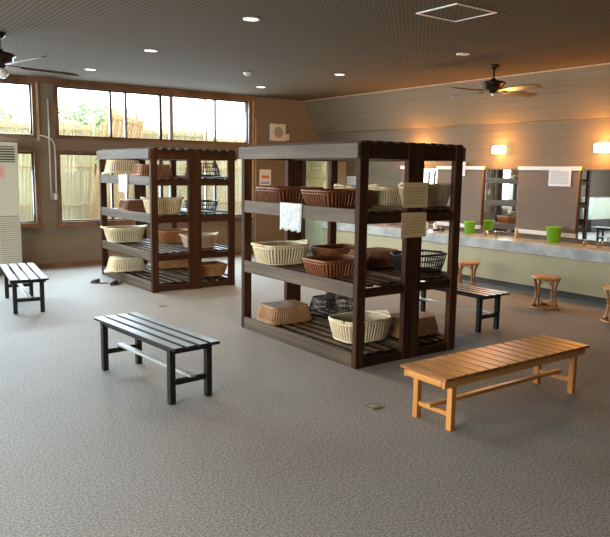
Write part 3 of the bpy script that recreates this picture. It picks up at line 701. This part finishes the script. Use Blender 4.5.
# ------------------------------------------------------------------ things on the back wall
t = empty('wall_speaker', (7.46, YB, 2.32))
MB().box(-.17, .17, -.06, -.001, -.16, .16, .006).build('speaker_box', M['cream'], t)
MB().tube([(.115*math.cos(2*PI*i/28), -.064, .115*math.sin(2*PI*i/28)) for i in range(28)], .012, 6, True).build('speaker_ring', M['ac'], t, True)
c = MB(); c.lathe([(.10, 0), (.06, .02), (.045, .012), (.0, .016)], 24); o = c.build('speaker_cone', M['ac_grille'], t, True); o.rotation_euler = (PI/2, 0, 0); o.location = (0, -.061, 0)
tag(t, 'square cream wall speaker with round cone high on the back wall', 'speaker')
tag(MB().box(7.655, 7.74, YB-.025, YB-.0005, 2.18, 2.30, .004).build('wall_switch_plate', M['cream']), 'small cream plate on the back wall touching the square speaker', 'switch')
def run(pts, r): return MB().tube(pts, r, 6)
t = empty('surface_conduit', (3.215, YB, 1.13))
o = run([(-.04, -.012, 1.52), (-.04, -.012, .08)], .012).build('conduit_pipe', M['cream'], t, True)
o = run([(-1.3, -.014, .965), (-.35, -.014, .962), (-.12, -.014, .95), (0, -.014, .90), (.04, -.014, .80), (.045, -.014, .5), (.04, -.014, .08)], .010).build('cable', M['white'], t, True)
MB().box(-.055, .06, -.04, -.0005, -.05, .075, .004).build('junction_box', M['alu_grey'], t)
MB().box(-.0, .035, -.05, -.0405, -.04, .05, .003).build('switch_lever', M['white'], t)
tag(t, 'cream conduit and cable running down the pier between windows to a small box', 'conduit')

# ------------------------------------------------------------------ ceiling fittings
def downlight(x, y, label, lit=True):
    t = empty('downlight', (x, y, ZC))
    MB().lathe([(.078, -.0005), (.078, -.008), (.06, -.010), (.056, -.004), (.056, -.0005)], 28).build('trim_ring', M['white'], t, True)
    MB().lathe([(0, -.0065), (.055, -.0045)], 28).build('lens', M['down_lens'] if lit else M['off_lens'], t, True)
    if lit:
        l = bpy.data.lights.new('downlight_bulb', 'SPOT'); l.energy = 42; l.color = (1.0, .74, .44); l.spot_size = 2.3; l.spot_blend = .9; l.shadow_soft_size = .06
        o = bpy.data.objects.new('downlight_bulb', l); o.location = (0, 0, -.02); o.parent = t; C.objects.link(o)
    tag(t, label, 'ceiling light', 'recessed ceiling downlights')
downlight(3.40, 5.54, 'lit round downlight nearest the camera, above the nearer rack')
downlight(3.38, 7.73, 'lit round downlight in the left row, second from the camera')
downlight(3.36, 9.75, 'lit round downlight in the left row, nearest the window wall')
downlight(6.26, 7.82, 'lit round downlight in the right row, between the fan and the speaker')
downlight(6.23, 9.85, 'lit round downlight beside the smoke detector near the back wall')
downlight(6.26, 5.56, 'unlit round downlight beside the ceiling fan over the counter side', False)
t = empty('ceiling_vent', (4.62, 4.20, ZC)); w = .25; q = .016
mb = MB(); mb.box(-w, w, -w*.93, -w*.93+q, -.01, -.0005); mb.box(-w, w, w*.93-q, w*.93, -.01, -.0005); mb.box(-w, -w+q, -w*.93+q, w*.93-q, -.01, -.0005); mb.box(w-q, w, -w*.93+q, w*.93-q, -.01, -.0005)
mb.build('hatch_frame', M['white'], t); MB().box(-w+q, w-q, -w*.93+q, w*.93-q, -.005, -.0005).build('hatch_board', M['ceiling'], t)
tag(t, 'square ceiling access hatch with a thin white frame', 'ceiling hatch')
t = empty('smoke_detector', (5.18, 8.55, ZC)); MB().lathe([(0, -.045), (.03, -.043), (.045, -.03), (.05, -.012), (.062, -.010), (.062, -.0005)], 24).build('detector_body', M['cream'], t, True)
tag(t, 'small round cream smoke detector on the ceiling', 'smoke detector')

def fan(x, y, rz, label, light, rad=.75, pitch=-.2):
    t = empty('ceiling_fan', (x, y, ZC), rz); zb = -.325; q = rad/.68
    MB().lathe([(.0, -.0005), (.065, -.0005), (.06, -.03), (.028, -.06), (.012, -.065), (0, -.065)], 24).build('ceiling_cup', M['fan_metal'], t, True)
    MB().tube([(0, 0, -.06), (0, 0, -.22)], .012, 10).build('down_rod', M['fan_metal'], t, True)
    MB().lathe([(0, -.155), (.025, -.16), (.045, -.19), (.115, -.20), (.15, -.215), (.15, -.235), (.125, -.25), (.125, -.275), (.10, -.30), (.06, -.305), (.06, -.335), (.035, -.35), (0, -.352)], 28).build('motor_housing', M['fan_metal'], t, True)
    for k in range(4):
        a = k*PI/2; R = Matrix.Rotation(a, 4, 'Z') @ Matrix.Translation((0, 0, zb)) @ Matrix.Rotation(pitch, 4, 'X')
        mb = MB(); prof = [(.20, .045), (.25, .06), (.45*q, .068), (.62*q, .072), (.66*q, .062), (.68*q, .03)]
        up = [(p, w_) for p, w_ in prof]; pts = [(p, w_) for p, w_ in up]+[(p, -w_) for p, w_ in up[::-1]]
        for z in (0,):
            A = [mb.bm.verts.new(R @ Vector((p, w_, .004))) for p, w_ in pts]; B = [mb.bm.verts.new(R @ Vector((p, w_, -.004))) for p, w_ in pts]
            mb.bm.faces.new(A); mb.bm.faces.new(B[::-1])
            for i in range(len(A)): mb.bm.faces.new((A[i], A[(i+1) % len(A)], B[(i+1) % len(A)], B[i]))
        bl = mb.build('blade', M['fan_blade'], t)
        mb = MB(); mb.box(.07, .26, -.018, .018, .0045, .010, 0, R); mb.build('blade_iron', M['fan_metal'], bl)
    if light:
        MB().lathe([(0, -.455), (.04, -.45), (.065, -.43), (.075, -.40), (.06, -.37), (.04, -.353), (0, -.353)], 24).build('light_shade', M['frost'], t, True)
    else:
        MB().lathe([(0, -.385), (.02, -.38), (.03, -.353), (0, -.353)], 16).build('bottom_cap', M['white'], t, True)
    tag(t, label, 'ceiling fan', 'ceiling fans')
fan(7.19, 5.86, math.radians(-5.8), 'dark bronze four-bladed ceiling fan in front of the lamp-lit wall', False)
fan(1.74, 7.77, math.radians(12), 'dark ceiling fan with a white glass light shade at the left edge', True, .88, .28)

# ------------------------------------------------------------------ small things on the floor
def slipper(x, y, rz, label):
    t = empty('slipper', (x, y, 0), rz)
    out = [(.045*math.cos(a)*(1.0 if math.sin(a) > 0 else .82), .13*math.sin(a)) for a in [2*PI*i/24 for i in range(24)]]
    mb = MB(); mb.loops([[Vector((p[0], p[1], 0)) for p in out], [Vector((p[0]*1.03, p[1]*1.02, .008)) for p in out], [Vector((p[0], p[1], .016)) for p in out]], True, True); mb.build('sole', M['tray'], t)
    mb = MB(); arc = []
    for yy, hh in ((.0, .055), (.05, .05), (.10, .03)): 
        wv = .046*math.sqrt(max(0.05, 1-(yy/.135)**2)); arc.append([Vector((wv*math.cos(PI*i/10), yy, .012+hh*math.sin(PI*i/10))) for i in range(11)])
    R = [[mb.bm.verts.new(p) for p in r] for r in arc]
    for A, B in zip(R, R[1:]):
        for i in range(10): mb.bm.faces.new((A[i], A[i+1], B[i+1], B[i]))
    o = mb.build('upper', M['black_plastic'], t, True); md = o.modifiers.new('thick', 'SOLIDIFY'); md.thickness = .005
    tag(t, label, 'slipper', 'slippers on the carpet')
slipper(3.26, 9.36, .9, 'dark slipper on the carpet, further out from the rack by the windows')
slipper(3.42, 9.14, 2.2, 'dark slipper on the carpet, touching distance from the rack by the windows')
t = empty('floor_outlet', (3.066, 3.38, 0)); MB().box(-.05, .05, -.05, .05, .0005, .006, .002).build('cover_plate', M['brass'], t)
MB().box(-.03, .03, -.03, .03, .0065, .009, .001).build('lid', M['ac_grille'], t); MB().box(-.05, -.044, -.05, .05, .0065, .0085).build('edge_strip', M['chrome'], t)
tag(t, 'small square brass floor outlet plate on the carpet before the pine bench', 'floor outlet')
t = empty('floor_outlet', (3.31, 7.40, 0)); MB().box(-.05, .05, -.05, .05, .0005, .006, .002).build('cover_plate', M['brass'], t)
tag(t, 'small square floor outlet plate on the carpet beside the rack by the windows', 'floor outlet')
